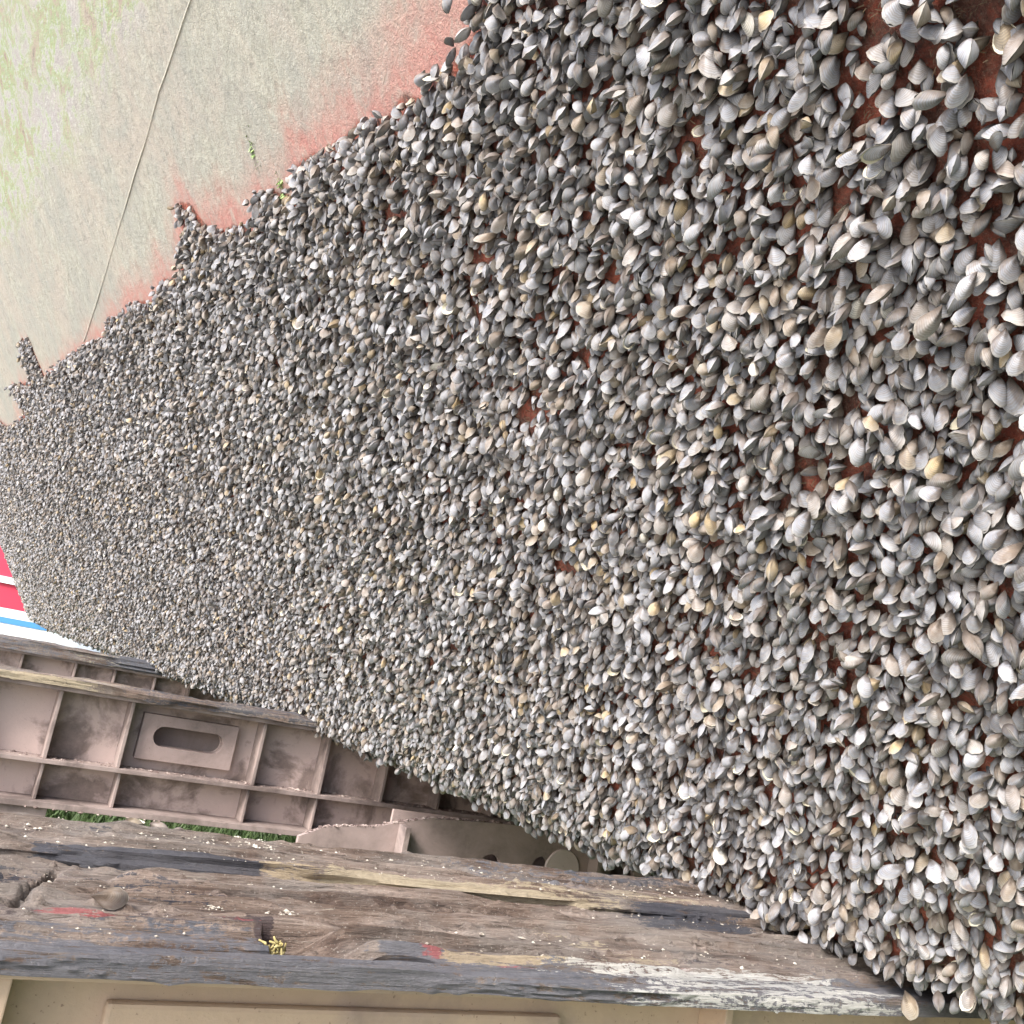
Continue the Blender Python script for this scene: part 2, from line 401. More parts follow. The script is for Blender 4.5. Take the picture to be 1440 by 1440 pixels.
def scatter():
    """beak position, axes, length, tint and kind of every mussel, in the hull's own girth and length coordinates"""
    out = []
    def layer(y0, y1, c, lift, sizef, lay):
        ny = int((y1-y0)/c); nt = int(2.3/c)
        Y, T = np.meshgrid(y0+(np.arange(ny)+.5)*c, -.085+(np.arange(nt)+.5)*c, indexing='ij')
        Y = (Y+RNG.uniform(-.48, .48, Y.shape)*c).ravel(); T = (T+RNG.uniform(-.48, .48, T.shape)*c).ravel()
        ok = inside(Y+RNG.normal(0, .005, len(Y)), T+RNG.normal(0, .006, len(Y))); Y, T = Y[ok], T[ok]
        # bald patches, elongated, more of them near the stern end
        g1 = fbm(Y*10+T*5, T*14-Y*4+3, 3); g2 = fbm(Y*30+T*14, T*38-Y*10+40, 2)
        near = 1-sstep(1.2, 3.2, Y)
        bald = (g1*.42+g2*.58) > (.715-.030*near+.04*sstep(3, 6, Y))
        rim = (edge_t(Y)-T) < .10
        keep = (~bald) | (rim & (RNG.random(len(Y)) < .8)) | (RNG.random(len(Y)) < .16)
        # scraped strip where the bilge sits on the timber packing
        strip = (T > -.075) & (T < -.022) & (Y > .6) & (Y < 1.32)
        keep &= ~(strip & (RNG.random(len(Y)) < .93))
        keep &= ~((T < -.05) & (Y > .7) & (Y < 1.22))
        if lay == 1: keep &= (fbm(Y*30+9, T*30, 2) < .60)
        Y, T = Y[keep], T[keep]; n = len(Y)
        x, z = section(T, Y); P = np.stack([x, Y, z], -1); N, TT = hull_normal(T, Y)
        L = np.clip(RNG.lognormal(math.log(.0214), .15, n), .0120, .030)*sizef*(.96+.10*sstep(.1, 1.1, T))
        LY = np.cross(N, TT)
        az = RNG.normal(math.pi, .80, n); ph = np.radians(RNG.triangular(18, 56, 84, n))
        tang = np.cos(az)[:, None]*TT+np.sin(az)[:, None]*LY
        A = np.cos(ph)[:, None]*N+np.sin(ph)[:, None]*tang; A /= np.linalg.norm(A, axis=1, keepdims=True)
        B = RNG.normal(size=(n, 3)); B -= (B*A).sum(1, keepdims=True)*A; B /= np.linalg.norm(B, axis=1, keepdims=True)
        C = np.cross(A, B)
        O = P+N*(lift*RNG.uniform(.2, 1.2, n)*L)[:, None]-A*(L*.12)[:, None]
        u = RNG.random(n); tint = np.where(u < .76, np.clip(RNG.normal(.39, .12, n)-.10*sstep(.35, .0, edge_t(Y)-T)+.05*sstep(.5, .0, T), .0, .62), np.where(u < .955, RNG.uniform(.56, .80, n), np.where(u < .996, RNG.uniform(.80, .93, n), 1.0)))  # shade painted into tint: darker near the upper edge, lighter towards the bilge
        kind = RNG.choice(8, n, p=[.17, .17, .16, .16, .15, .16, .023, .007])
        L = np.where(bald[keep], L*.6, L)
        nb = (fbm(Y*10+T*5, T*14-Y*4+3, 3)*.42+fbm(Y*30+T*14, T*38-Y*10+40, 2)*.58) > (.655-.03*(1-sstep(1.2, 3.2, Y)))
        out.append((O, A, B, C, L, tint, kind, np.full(n, lay), Y, T, nb))
    layer(-.35, 2.6, .0126, .25, 1.03, 0); layer(-.35, 2.6, .0160, .95, 1.03, 1)
    layer(2.6, 6.0, .0140, .25, 1.04, 0); layer(2.6, 6.0, .0178, .95, 1.04, 1)
    layer(6.0, 10., .0185, .25, 1.2, 0); layer(6.0, 10., .024, .85, 1.2, 1)
    layer(10., 16.5, .026, .3, 1.6, 0)
    return [np.concatenate(c) for c in zip(*out)]
O, A, B, C, L, TINT, KIND, LAY, YY, TT_, NB = scatter()
ctr = O+A*(L*.5)[:, None]
px, py, dep = proj(ctr)
size = np.where((dep > .05) & (px > 12) & (px < 1428) & (py > 8) & (py < 1432), L/np.maximum(dep, .05), 0)*np.where(LAY == 1, 1.0, .60)
pick = np.argsort(-size)[:300]
rest = np.ones(len(L), bool); rest[pick] = False

def classify(i):
    t, k = TINT[i], KIND[i]
    size_w = 'large' if L[i] > .0265 else ('small' if L[i] < .0205 else 'middling')
    if k == 7: look = 'mussel gaping wide to its pale lining'
    elif k == 6: look = 'mussel with valves slightly ajar'
    else: look = ('dark slate' if t < .27 else 'blue grey' if t < .46 else 'pale grey' if t < .66 else 'brown' if t < .84 else 'yellow tan' if t < .96 else 'bleached white')+' closed mussel'
    a = A[i][2]
    point = 'beak downward' if a > .35 else ('beak upward' if a < -.35 else 'lying sideways')
    place = 'beside a bare red patch' if NB[i] else ('low on the bilge' if TT_[i] < .3 else ('high on the hull' if TT_[i] > .75 else 'in the thick crust'))
    return f'{size_w} {look}, {point}, {place}'
for i in pick:
    R = np.stack([A[i], B[i], C[i]], 1)
    e = empty('mussel'); M4 = Matrix.Identity(4)
    for a in range(3):
        for b in range(3): M4[a][b] = R[a, b]*L[i]
        M4[a][3] = O[i, a]
    e.matrix_world = M4
    lab = classify(i)
    tag(e, lab, 'mussel', 'hull mussels: '+lab)
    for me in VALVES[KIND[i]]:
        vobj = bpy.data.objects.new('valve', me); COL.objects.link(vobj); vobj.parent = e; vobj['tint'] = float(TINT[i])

def mussel_bed():
    sel = np.where(rest)[0]
    me = bpy.data.meshes.new('mussel_bed'); me.from_pydata(O[sel].tolist(), [], [])
    o = bpy.data.objects.new('mussel_bed', me); COL.objects.link(o)
    a, b, c = A[sel], B[sel], C[sel]
    ry = -np.arcsin(np.clip(a[:, 2], -1, 1)); rx = np.arctan2(b[:, 2], c[:, 2]); rz = np.arctan2(a[:, 1], a[:, 0])
    attr(o, 'rot', np.stack([rx, ry, rz], -1), 'FLOAT_VECTOR'); attr(o, 'scl', L[sel]); attr(o, 'idx', KIND[sel], 'INT'); attr(o, 'tint', TINT[sel])
    ng = bpy.data.node_groups.new('mussel_bed', 'GeometryNodeTree')
    ng.interface.new_socket('Geometry', in_out='INPUT', socket_type='NodeSocketGeometry')
    ng.interface.new_socket('Geometry', in_out='OUTPUT', socket_type='NodeSocketGeometry')
    N = ng.nodes.new; Lk = ng.links.new
    gi = N('NodeGroupInput'); go = N('NodeGroupOutput'); iop = N('GeometryNodeInstanceOnPoints'); mp = N('GeometryNodeMeshToPoints')
    Lk(gi.outputs[0], mp.inputs[0]); Lk(mp.outputs[0], iop.inputs['Points'])
    join = N('GeometryNodeJoinGeometry')
    protos = []
    for q, (T, wy, sk, gp, am, ln) in enumerate(VARS):
        V, F, G, S, mi = [], [], [], [], []
        for s in (1, -1):
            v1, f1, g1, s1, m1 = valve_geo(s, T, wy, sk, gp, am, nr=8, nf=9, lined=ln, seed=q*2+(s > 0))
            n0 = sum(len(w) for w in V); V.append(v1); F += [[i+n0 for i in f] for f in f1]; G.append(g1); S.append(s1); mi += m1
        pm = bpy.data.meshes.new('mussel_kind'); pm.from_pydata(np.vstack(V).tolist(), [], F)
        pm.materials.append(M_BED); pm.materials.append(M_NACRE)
        pm.polygons.foreach_set('material_index', mi); pm.polygons.foreach_set('use_smooth', [True]*len(F))
        for nm, val in (('grow', G), ('fan', S)): pm.attributes.new(nm, 'FLOAT', 'POINT').data.foreach_set('value', np.concatenate(val).astype(np.float32))
        po = bpy.data.objects.new('mussel_kind', pm); protos.append(po)
    for po in reversed(protos):          # join keeps last-linked first
        oi = N('GeometryNodeObjectInfo'); oi.inputs['Object'].default_value = po; oi.transform_space = 'ORIGINAL'
        gti = N('GeometryNodeGeometryToInstance'); Lk(oi.outputs['Geometry'], gti.inputs[0]); Lk(gti.outputs[0], join.inputs[0])
    Lk(join.outputs[0], iop.inputs['Instance']); iop.inputs['Pick Instance'].default_value = True
    def na(name, typ, sock):
        x = N('GeometryNodeInputNamedAttribute'); x.data_type = typ; x.inputs['Name'].default_value = name; Lk(x.outputs['Attribute'], sock)
    na('idx', 'INT', iop.inputs['Instance Index'])
    e2r = N('FunctionNodeEulerToRotation'); na('rot', 'FLOAT_VECTOR', e2r.inputs[0]); Lk(e2r.outputs[0], iop.inputs['Rotation'])
    na('scl', 'FLOAT', iop.inputs['Scale']); Lk(iop.outputs[0], go.inputs[0])
    md = o.modifiers.new('bed', 'NODES'); md.node_group = ng
    tag(o, 'dense crust of small grey mussels covering the lower hull', 'mussels', kind='stuff')
    return o
bed = mussel_bed()
print('MUSSELS', len(L))
#@@REST@@
# ================================================================== GROUND
GZ = -0.92
def ground():
    g = NT('yard_ground'); v = g.coord()
    n1 = g.noise(v, .8, 5); n2 = g.noise(v, 9, 6, .7); n3 = g.noise(v, 60, 4, .7)
    conc = g.ramp(n2, [(.3, (.36, .34, .31)), (.7, (.50, .48, .45))])
    conc = g.mix(g.ramp(n3, [(.5, 0.0), (.7, .4)]), conc, (.28, .27, .25))
    turf = g.ramp(n3, [(.3, (.035, .07, .018)), (.7, (.09, .17, .04))])
    sep = g.n('ShaderNodeSeparateXYZ'); g.l(v, sep.inputs[0])
    f = g.math('ADD', sep.outputs['X'], g.math('MULTIPLY', g.math('SUBTRACT', n1, .5), .5))
    c = g.mix(g.ramp(f, [(.0, 0.0), (.05, 1.0)]), conc, turf)
    g.bump(g.math('ADD', n2, g.math('MULTIPLY', n3, .4)), .5, .02)
    M = g.done(c, .9)
    s = 1500
    o = mesh_obj('ground', [(-s, -s, GZ), (s, -s, GZ), (s, s, GZ), (-s, s, GZ)], [(0, 1, 2, 3)], M)
    tag(o, kind='structure')
    # grass blades under the girders
    n = 15000; x = RNG.uniform(.05, 2.4, n); y = RNG.uniform(2.3, 5.2, n); h = RNG.uniform(.04, .11, n); a = RNG.uniform(0, 6.28, n); w = RNG.uniform(.003, .006, n)
    lean = RNG.normal(0, .03, (n, 2)); b = np.stack([x, y, np.full(n, GZ)], -1); d = np.stack([np.cos(a), np.sin(a), 0*a], -1)*w[:, None]
    V = np.empty((n*5, 3)); mid = b+np.c_[lean*.4, h*.55]; tip = b+np.c_[lean*1.3, h]
    V[0::5] = b-d; V[1::5] = b+d; V[2::5] = mid+d*.7; V[3::5] = mid-d*.7; V[4::5] = tip
    k = np.arange(n)*5
    F = [f for i in k for f in ((i, i+1, i+2, i+3), (i+3, i+2, i+4))]
    g = NT('grass_blade'); M = g.done(g.ramp(g.noise(g.coord(), 14, 3), [(.3, (.03, .055, .018)), (.7, (.085, .125, .045))]), .6)
    o = mesh_obj('grass', V, F, M); tag(o, 'bright green grass on the ground under the steel girders', 'grass', kind='stuff')
ground()

# ================================================================== STEEL GIRDERS
def steel_material(name, pale, mud, lo, hi):
    g = NT(name); v = g.coord()
    n1 = g.noise(v, 6.5, 6, .62, .4); n2 = g.noise(v, 45, 5, .7); n3 = g.noise(v, 220, 3, .6)
    c = g.mix(g.ramp(n2, [(.35, 0.0), (.7, .5)]), pale, tuple(x*.86 for x in pale))
    m = g.ramp(g.math('ADD', n1, g.math('MULTIPLY', g.math('SUBTRACT', n2, .5), .12)), [(lo, 0.0), (hi, 1.0)])
    mudc = g.ramp(n2, [(.3, tuple(x*.75 for x in mud)), (.7, tuple(x*1.25 for x in mud))])
    c = g.mix(m, c, mudc)
    c = g.mix(g.ramp(n3, [(.66, 0.0), (.72, .6)]), c, (.13, .08, .06))
    g.bump(g.math('ADD', n2, g.math('MULTIPLY', n3, .5)), .25, .004)
    return g.done(c, .72)
M_PALE = steel_material('pinkish_girder_paint', (.53, .415, .38), (.24, .185, .165), .48, .58)
M_RIB = steel_material('dusty_girder_flange', (.32, .255, .235), (.16, .125, .115), .45, .60)
M_TAN = steel_material('tan_girder_paint', (.50, .375, .275), (.34, .26, .215), .52, .70)
M_BOSS = steel_material('clean_pink_paint', (.60, .50, .475), (.40, .33, .31), .55, .75)
M_PLATE = steel_material('dusty_brown_plate', (.37, .285, .265), (.25, .195, .18), .42, .62)

def slot_plate(name, x0, x1, z0, z1, hx0, hx1, hz, r, y0, y1, mat, parent):
    bm = bmesh.new(); outer = [(x0, z0), (x1, z0), (x1, z1), (x0, z1)]
    hole = [(hx0+r+r*math.cos(a), hz+r*math.sin(a)) for a in np.linspace(math.pi/2, 3*math.pi/2, 13)]+[(hx1-r+r*math.cos(a), hz+r*math.sin(a)) for a in np.linspace(-math.pi/2, math.pi/2, 13)]
    holed(bm, outer, [hole], y0, y1); return from_bm(name, bm, mat, parent)
def holed(bm, outer, holes, y0, y1):
    es = []
    for loop in [outer]+holes:
        vs = [bm.verts.new((x, y0, z)) for x, z in loop]
        es += [bm.edges.new((vs[i], vs[(i+1) % len(vs)])) for i in range(len(vs))]
    r = bmesh.ops.triangle_fill(bm, edges=es, use_beauty=True, use_dissolve=False)
    fs = [f for f in r['geom'] if isinstance(f, bmesh.types.BMFace)]
    ex = bmesh.ops.extrude_face_region(bm, geom=fs)
    bmesh.ops.translate(bm, vec=(0, y1-y0, 0), verts=[v for v in ex['geom'] if isinstance(v, bmesh.types.BMVert)])

def girder(Y, xa, xb, ztop, ups, lows, label, slot=None, pale=M_PALE):
    e = empty('steel_girder', (.5, Y, GZ)); off = Vector((-.5, -Y, -GZ))
    parts = []
    w = Y+.10; zm = ztop-.203; zb = ztop-.306
    if slot:
        bmw = bmesh.new(); sx0, sx1, sz, sr = slot[4], slot[5], slot[6], slot[7]
        hole = [(sx0+sr+sr*math.cos(a), sz+sr*math.sin(a)) for a in np.linspace(math.pi/2, 3*math.pi/2, 13)]+[(sx1-sr+sr*math.cos(a), sz+sr*math.sin(a)) for a in np.linspace(-math.pi/2, math.pi/2, 13)]
        holed(bmw, [(xa, zb), (xb, zb), (xb, ztop-.012), (xa, ztop-.012)], [hole], w, w+.012); parts.append(from_bm('web', bmw, pale))
        parts.append(box('back_plate', sx0-.1, sx1+.1, w+.06, w+.07, zb, ztop-.012, M_PLATE))
    else: parts.append(box('web', xa, xb, w, w+.012, zb, ztop-.012, pale))
    parts.append(box('top_flange', xa, xb, Y+.012, Y+.20, ztop-.012, ztop, M_RIB))
    parts.append(box('bottom_flange', xa, xb, Y+.005, Y+.18, zb-.016, zb, M_RIB))
    parts.append(box('mid_flange', xa, xb, Y+.02, w, zm-.006, zm+.006, M_RIB))
    for x in ups: parts.append(box('stiffener', x-.005, x+.005, Y+.028, w, zm+.006, ztop-.012, M_RIB))
    for x in lows: parts.append(box('stiffener', x-.004, x+.004, Y+.032, w, zb, zm-.006, M_RIB))
    if slot:
        parts.append(slot_plate('slotted_pad', *slot, w-.034, w-.0005, M_PLATE, None))
    for x in (xa+.3, 1.12, xb-.4):
        parts.append(box('foot', x-.03, x+.03, Y+.04, Y+.16, GZ, zb-.016, M_RIB))
    if slot: parts.append(box('foot', .02, .335, Y+.02, Y+.17, GZ, zb-.0165, M_RIB))
    for p in parts:
        p.parent = e; p.location = off
    tag(e, label, 'girder', 'transverse girders of the slipway')
    return e
girder(3.0, -.35, 4.6, -.222, [-.10, .09, .295, .487, .872, 1.08, 1.285, 1.485, 1.69, 1.9], [-.1, .09, .297, .498, .867, 1.08, 1.5],
       'pinkish steel girder with ribs and an oblong slotted pad under the middle timber', (.53, .805, -.39, -.262, .567, .769, -.321, .029))
girder(5.3, -.6, 4.4, -.262, [-.1, .1, .31, .55, .734, .928, 1.104, 1.3], [-.1, .1, .31, .55, .734, .928], 'pinkish ribbed steel girder under the far weathered timber')
# girder under the timber in front: tan web, one rib and a raised pad
e = empty('steel_girder', (.5, .83, GZ)); off = Vector((-.5, -.83, -GZ))
pp = [box('web', -.3, 3.5, .875, .887, -.62, -.2715, M_TAN), box('top_flange', -.3, 3.5, .832, 1.2, -.2715, -.2645, M_TAN, None, .001),
      box('bottom_flange', -.3, 3.5, .80, 1.0, -.634, -.62, M_RIB), box('stiffener', .088, .100, .834, .875, -.62, -.2715, M_TAN),
      box('pad_plate', .175, .60, .862, .8745, -.56, -.296, M_TAN, None, .004), box('mid_flange', .112, 3.3, .84, .875, -.45, -.44, M_TAN),
      box('stiffener', .78, .79, .834, .875, -.62, -.2715, M_TAN), box('pale_panel', -.28, .082, .866, .8745, -.58, -.29, M_PALE),
      box('foot', -.1, -.04, .84, .96, GZ, -.634, M_RIB), box('foot', 2.2, 2.3, .84, .96, GZ, -.634, M_RIB)]
for p in pp: p.parent = e; p.location = off
tag(e, 'tan painted steel girder under the broad paint-streaked timber', 'girder', 'transverse girders of the slipway')

# lower bracket plate with round openings, standing before the ribbed girder
def bracket():
    e = empty('bracket_plate', (1.6, 2.6, GZ)); off = Vector((-1.6, -2.6, -GZ))
    top = [(2.75, -.40), (1.75, -.368), (1.45, -.376), (1.26, -.385), (1.19, -.40), (1.10, -.425), (1.02, -.432), (.96, -.442), (.90, -.47)]
    bm = bmesh.new(); c = lambda x, z, r: [(x+r*math.cos(a), z+r*math.sin(a)) for a in np.linspace(0, 2*math.pi, 22)[:-1]]
    holed(bm, [(.90, -.62), (2.75, -.62)]+top, [c(1.475, -.495, .034), c(1.640, -.478, .026), c(1.935, -.482, .045)], 2.6, 2.616)
    parts = [from_bm('plate', bm, M_PLATE), box('rib', 1.172, 1.188, 2.55, 2.5995, -.62, -.408, M_RIB), box('rib', 1.805, 1.822, 2.55, 2.5995, -.62, -.37, M_RIB),
             box('backing_plate', 1.2, 2.75, 2.72, 2.73, -.62, -.39, M_PALE), box('base', .9, 2.75, 2.54, 2.78, -.64, -.6205, M_RIB), box('foot', 1.0, 1.1, 2.58, 2.7, GZ, -.64, M_RIB), box('foot', 2.4, 2.5, 2.58, 2.7, GZ, -.64, M_RIB)]
    for bx_, bz_, br, dz in ((1.715, -.482, .060, 0),):
        b = bmesh.new(); bmesh.ops.create_cone(b, cap_ends=True, segments=26, radius1=br, radius2=br*.96, depth=.005, matrix=Matrix.Translation((bx_, 2.5972, bz_)) @ Matrix.Rotation(math.pi/2, 4, 'X'))
        if dz: bmesh.ops.scale(b, vec=(1, 1, 2.0), space=Matrix.Translation((-bx_, -2.6, -bz_)), verts=b.verts[:])
        parts.append(from_bm('boss', b, M_BOSS))
    for p in parts: p.parent = e; p.location = off
    tag(e, 'dusty brown steel bracket plate with round openings beside the ribbed girder', 'bracket')
bracket()

# ================================================================== TIMBERS
def wood_material(name):
    g = NT(name); v = g.coord()
    st = g.coord(scale=(1.0, 14, 14)); st2 = g.coord(scale=(1.0, 42, 42))
    n1 = g.noise(st, 3.2, 7, .68, .5); n2 = g.noise(st2, 6, 6, .75, .3); n3 = g.noise(v, 110, 5, .75); n4 = g.noise(v, 6, 6, .65, .5); n5 = g.noise(v, 420, 3, .6)
    n6 = g.noise(g.coord(scale=(.45, 3, 3)), 34, 6, .8, .8)
    c = g.ramp(n1, [(.30, (.03, .021, .017)), (.40, (.105, .07, .055)), (.50, (.205, .15, .12)), (.64, (.37, .295, .25))])
    c = g.mix(g.ramp(n2, [(.34, .8), (.46, 0.0)]), c, (.045, .034, .03))
    c = g.mix(g.ramp(n4, [(.45, 0.0), (.62, .6)]), c, (.30, .27, .245))
    c = g.mix(g.ramp(n6, [(.36, .8), (.45, 0.0)]), c, (.06, .044, .036))
    c = g.mix(g.ramp(n6, [(.60, 0.0), (.68, .65)]), c, (.50, .44, .37))
    c = g.mix(g.ramp(n5, [(.62, 0.0), (.70, .55)]), c, (.48, .44, .39))
    sub = lambda n, k: g.math('MULTIPLY', g.math('SUBTRACT', n, .5), k)
    w = g.math('ADD', sub(n6, 1.9), g.math('ADD', sub(n3, 1.0), g.math('ADD', sub(n1, .8), sub(n2, .5))))
    for nm, col, amp in (('purple', (.055, .038, .045), .8), ('navy', (.06, .07, .095), 1.15), ('grey', (.165, .175, .205), 1.15), ('cream', (.56, .47, .33), 1.1), ('red', (.42, .12, .12), 1.2), ('yellow', (.52, .41, .27), 1.9), ('white', (.76, .74, .69), 2.1)):
        a = g.attr(nm).outputs['Fac']
        k = g.ramp(g.math('MULTIPLY', g.math('ADD', g.math('MULTIPLY', a, .88), g.math('MULTIPLY', w, amp)), g.ramp(a, [(.05, 0.0), (.2, 1.0)])), [(.46, 0.0), (.60, .80)])
        cc = g.mix(g.ramp(n3, [(.3, .0), (.7, .7)]), col, tuple(x*.62 for x in col))
        cc = g.mix(g.ramp(n2, [(.34, .6), (.5, 0.0)]), cc, tuple(x*.4 for x in col))
        c = g.mix(k, c, cc)
    g.bump(g.math('ADD', g.math('ADD', n1, n2), g.math('ADD', g.math('MULTIPLY', n3, .6), n6)), .85, .007)
    return g.done(c, .82)
M_WOOD = wood_material('weathered_painted_timber')
MASKS = ('purple', 'navy', 'grey', 'cream', 'red', 'yellow', 'white')
def plank(name, prof, xs, rough, parent, origin, masks, shape=None):
    """prof(x) -> (k,2) closed Y-Z outline swept along X; masks(X, Y, Z) -> dict of paint amounts"""
    V = []
    for x in xs: V.append(np.c_[np.full(len(prof), x), prof])
    V = np.array(V); nx, k, _ = V.shape
    nrm = np.roll(prof, -1, 0)-np.roll(prof, 1, 0); nrm = np.c_[nrm[:, 1], -nrm[:, 0]]; nrm /= np.linalg.norm(nrm, axis=1, keepdims=True)+1e-9
    s = np.r_[0, np.cumsum(np.linalg.norm(np.diff(prof, axis=0), axis=1))]
    Xg = V[..., 0]; Sg = np.broadcast_to(s, (nx, k))
    d = (fbm(Xg*6+3, Sg*110, 4)-.5)*rough+(fbm(Xg*45, Sg*60+7, 3)-.5)*rough*.5-sstep(.60, .72, fbm(Xg*3.5+1, Sg*120+2, 2))*rough*1.2
    d = d-np.clip(1-np.abs(fbm(Xg*2.2+5, Sg*38+fbm(Xg*8, Sg*30, 2)*1.5+8, 2)-.5)/.022, 0, 1)*rough*.8
    V[..., 1] += d*nrm[:, 0]; V[..., 2] += d*nrm[:, 1]
    if shape is not None: shape(V)
    idx = np.arange(nx*k).reshape(nx, k); j = np.roll(idx, -1, 1)
    F = np.stack([idx[:-1], idx[1:], j[1:], j[:-1]], -1).reshape(-1, 4).tolist()+[idx[0].tolist(), idx[-1, ::-1].tolist()]
    W = V.reshape(-1, 3)
    o = mesh_obj(name, W-np.array(origin), F, M_WOOD, parent, True)
    o.data.set_sharp_from_angle(angle=math.radians(38))
    mk = masks(W[:, 0], W[:, 1], W[:, 2]) if masks else {}
    for q in MASKS: attr(o, q, np.clip(mk.get(q, np.zeros(len(W))), 0, 1))
    return o
def outline(y0, y1, z0, z1, r, step=.0042):
    """rounded rectangle, fine along the top and the front"""
    p = []
    p += [(y0+r-r*math.cos(a), z1-r+r*math.sin(a)) for a in np.linspace(0, math.pi/2, 5)]
    p += [(y, z1) for y in np.arange(y0+r+step, y1-r-step*.5, step)]
    p += [(y1-r+r*math.sin(a), z1-r+r*math.cos(a)) for a in np.linspace(0, math.pi/2, 5)]
    p += [(y1, z0), (y0, z0)]
    p += [(y0, z) for z in np.arange(z0+step*.6, z1-r-step*.3, step*.7)]
    return np.array(p)
def soft(x, a, b, e): return sstep(a-e, a+e, x)*(1-sstep(b-e, b+e, x))
XS = np.concatenate([np.arange(-.5, 0, .05), np.arange(0, 1.12, .004), np.arange(1.15, 3.4, .07)])
tb = empty('timber_beam', (.5, 1.0, -.264)); org = (.5, 1.0, -.264)
# back board
def m_back(x, y, z):
    face = (1-sstep(1.060, 1.070, y))*sstep(-.256, -.248, z)
    wv = (fbm(x*9, x*0, 3)-.5)*.05
    return dict(navy=np.maximum.reduce([face*soft(x, .11, .335, .012), face*soft(x, .80, 3, .03), .55*soft(x, .16, .21, .02)*soft(y, 1.12, 1.17, .02), .6*soft(x, .74, 1.0, .05)*soft(y, 1.12, 1.2, .02)]),
                cream=np.maximum.reduce([face*soft(x, .395, .70, .02), .72*face*soft(x, .68, .80, .02), .62*soft(x, .6, .95, .06)*soft(y, 1.06, 1.10+wv, .012)]),
                yellow=face*soft(x, .335, .40, .012)*.8, grey=.55*soft(x, .55, .85, .1)*soft(y, 1.09, 1.2, .03))
back = plank('board', outline(1.055, 1.190, -.2640, -.224, .006), XS, .007, tb, org, m_back)
# front board with the notch cut into its front edge
NX0, NX1 = .292, .362
def front_shape(V):
    X = V[..., 0]; Y = V[..., 1]; Z = V[..., 2]
    # front edge wanders, and is worn to a slope
    Y0 = .846; frac = np.clip((1.05-Y)/(1.05-Y0), 0, 1)
    adv = -.02*sstep(.42, .6, X)-.012*sstep(.6, .9, X)
    V[..., 1] += adv*frac*.6
    wear = sstep(.915, .840, Y)
    V[..., 2] -= (Z > -.262)*wear**1.6*.010*(1+.5*(fbm(X*14, X*0+2, 3)-.5))
    # notch: steep left cheek, long sloping right cheek
    cut = sstep(NX0-.002, NX0+.002, X)*(1-sstep(NX1-.03, NX1+.02, X+(Y-.87)*.5))
    inn = 1-sstep(.892, .901, Y)
    V[..., 2] = np.where(Z > -.268, Z-cut*inn*np.maximum(Z+.2615, 0)*.97, V[..., 2])
    # old saw cut
    cutl = np.abs((X-.105)-(Y-.93)*.34); V[..., 2] -= (Z > -.25)*np.exp(-(cutl/.0035)**2)*.012*soft(Y, .90, 1.02, .01)
def m_front(x, y, z):
    wv = (fbm(x*11, x*0+5, 3)-.5)
    fr = 1-sstep(.862, .888, y+wv*.02+.02*sstep(.42, .6, x))
    nt = soft(x, NX0, NX1+.03, .01)*(1-sstep(.902, .908, y))
    sp = lambda cx, cy, rx, ry: np.exp(-((x-cx)/rx)**2-((y-cy)/ry)**2)
    notch_shade = soft(x, NX0-.012, NX0+.014, .004)*(1-sstep(.905, .915, y))  # dark left corner painted in to stand for shade inside the notch
    return dict(grey=np.maximum(fr*(.80-.25*soft(x, 0, .2, .05))*(1-nt*.75), .40*soft(x, .6, 1.1, .1)*(1-sstep(.86, .9, y))),
                purple=np.maximum.reduce([.9*notch_shade, soft(x, -.5, .34, .02)*soft(y, .868, .905, .012)*(.62+.6*wv)*(1-nt*.5), .5*soft(x, .5, 1.1, .1)*soft(y, .865, .885, .008), .55*soft(x, -.1, .33, .04)*soft(y, .93, .99, .02)]),
                red=np.maximum.reduce([1.0*sp(.135, .893, .026, .013), .9*sp(.165, .887, .035, .009), .55*sp(.27, .886, .04, .008), .9*sp(.445, .858, .014, .007), .75*sp(.53, .845, .04, .006), .6*sp(.74, .86, .03, .008)]),
                yellow=np.maximum.reduce([.85*soft(x, .455, .56, .012)*soft(y, .848, .866, .005), .3*soft(x, .5, .6, .03)*soft(y, .835, .855, .01)]),
                cream=np.maximum.reduce([.66*sp(.64, .90, .05, .012), .62*sp(.70, .875, .06, .01), .6*sp(.60, .915, .03, .01), .5*soft(x, .52, .66, .02)*soft(y, .835, .855, .008)]),
                white=np.maximum.reduce([.60*soft(x, .60, .93, .04)*soft(y, .81, .862, .012)+.25*soft(x, .68, .80, .04)*soft(y, .81, .86, .015), .35*soft(x, .5, .62, .04)*soft(y, .82, .85, .01)]),
                navy=np.maximum(.85*soft(x, .78, .99, .03)*soft(y, .985+.03*wv, 1.06, .012), .38*soft(x, .0, .3, .05)*soft(y, .92, 1.03, .02)))
front = plank('board', outline(.846, 1.0535, -.2640, -.2385, .005), XS, .0075, tb, org, m_front, front_shape)
def m_low(x, y, z):
    return dict(grey=.95-.25*fbm(x*20, z*200), purple=.5*soft(x, .5, .75, .05)*sstep(-.262, -.256, z), white=.62*soft(x, .62, 1.0, .06))
def low_shape(V): V[..., 1] += (-.012*sstep(.42, .6, V[..., 0])-.006*sstep(.6, .9, V[..., 0]))*(V[..., 1] < .842)
low = plank('edge_batten', outline(.818, .8452, -.2640, -.2478, .004, .003), XS, .003, tb, org, m_low, low_shape)
tag(tb, 'broad weathered timber beam streaked with cream, navy and white paint, notched along its edge', 'timber')
def far_timber(Y, w, zt, th, xa, xb, label, masks, seed):
    e = empty('timber_beam', (.5, Y, zt-th)); xs = np.arange(xa, xb, .012)
    plank('board', outline(Y, Y+w, zt-th, zt, .005, .012)+0, xs, .006, e, (.5, Y, zt-th), masks)
    return tag(e, label, 'timber')
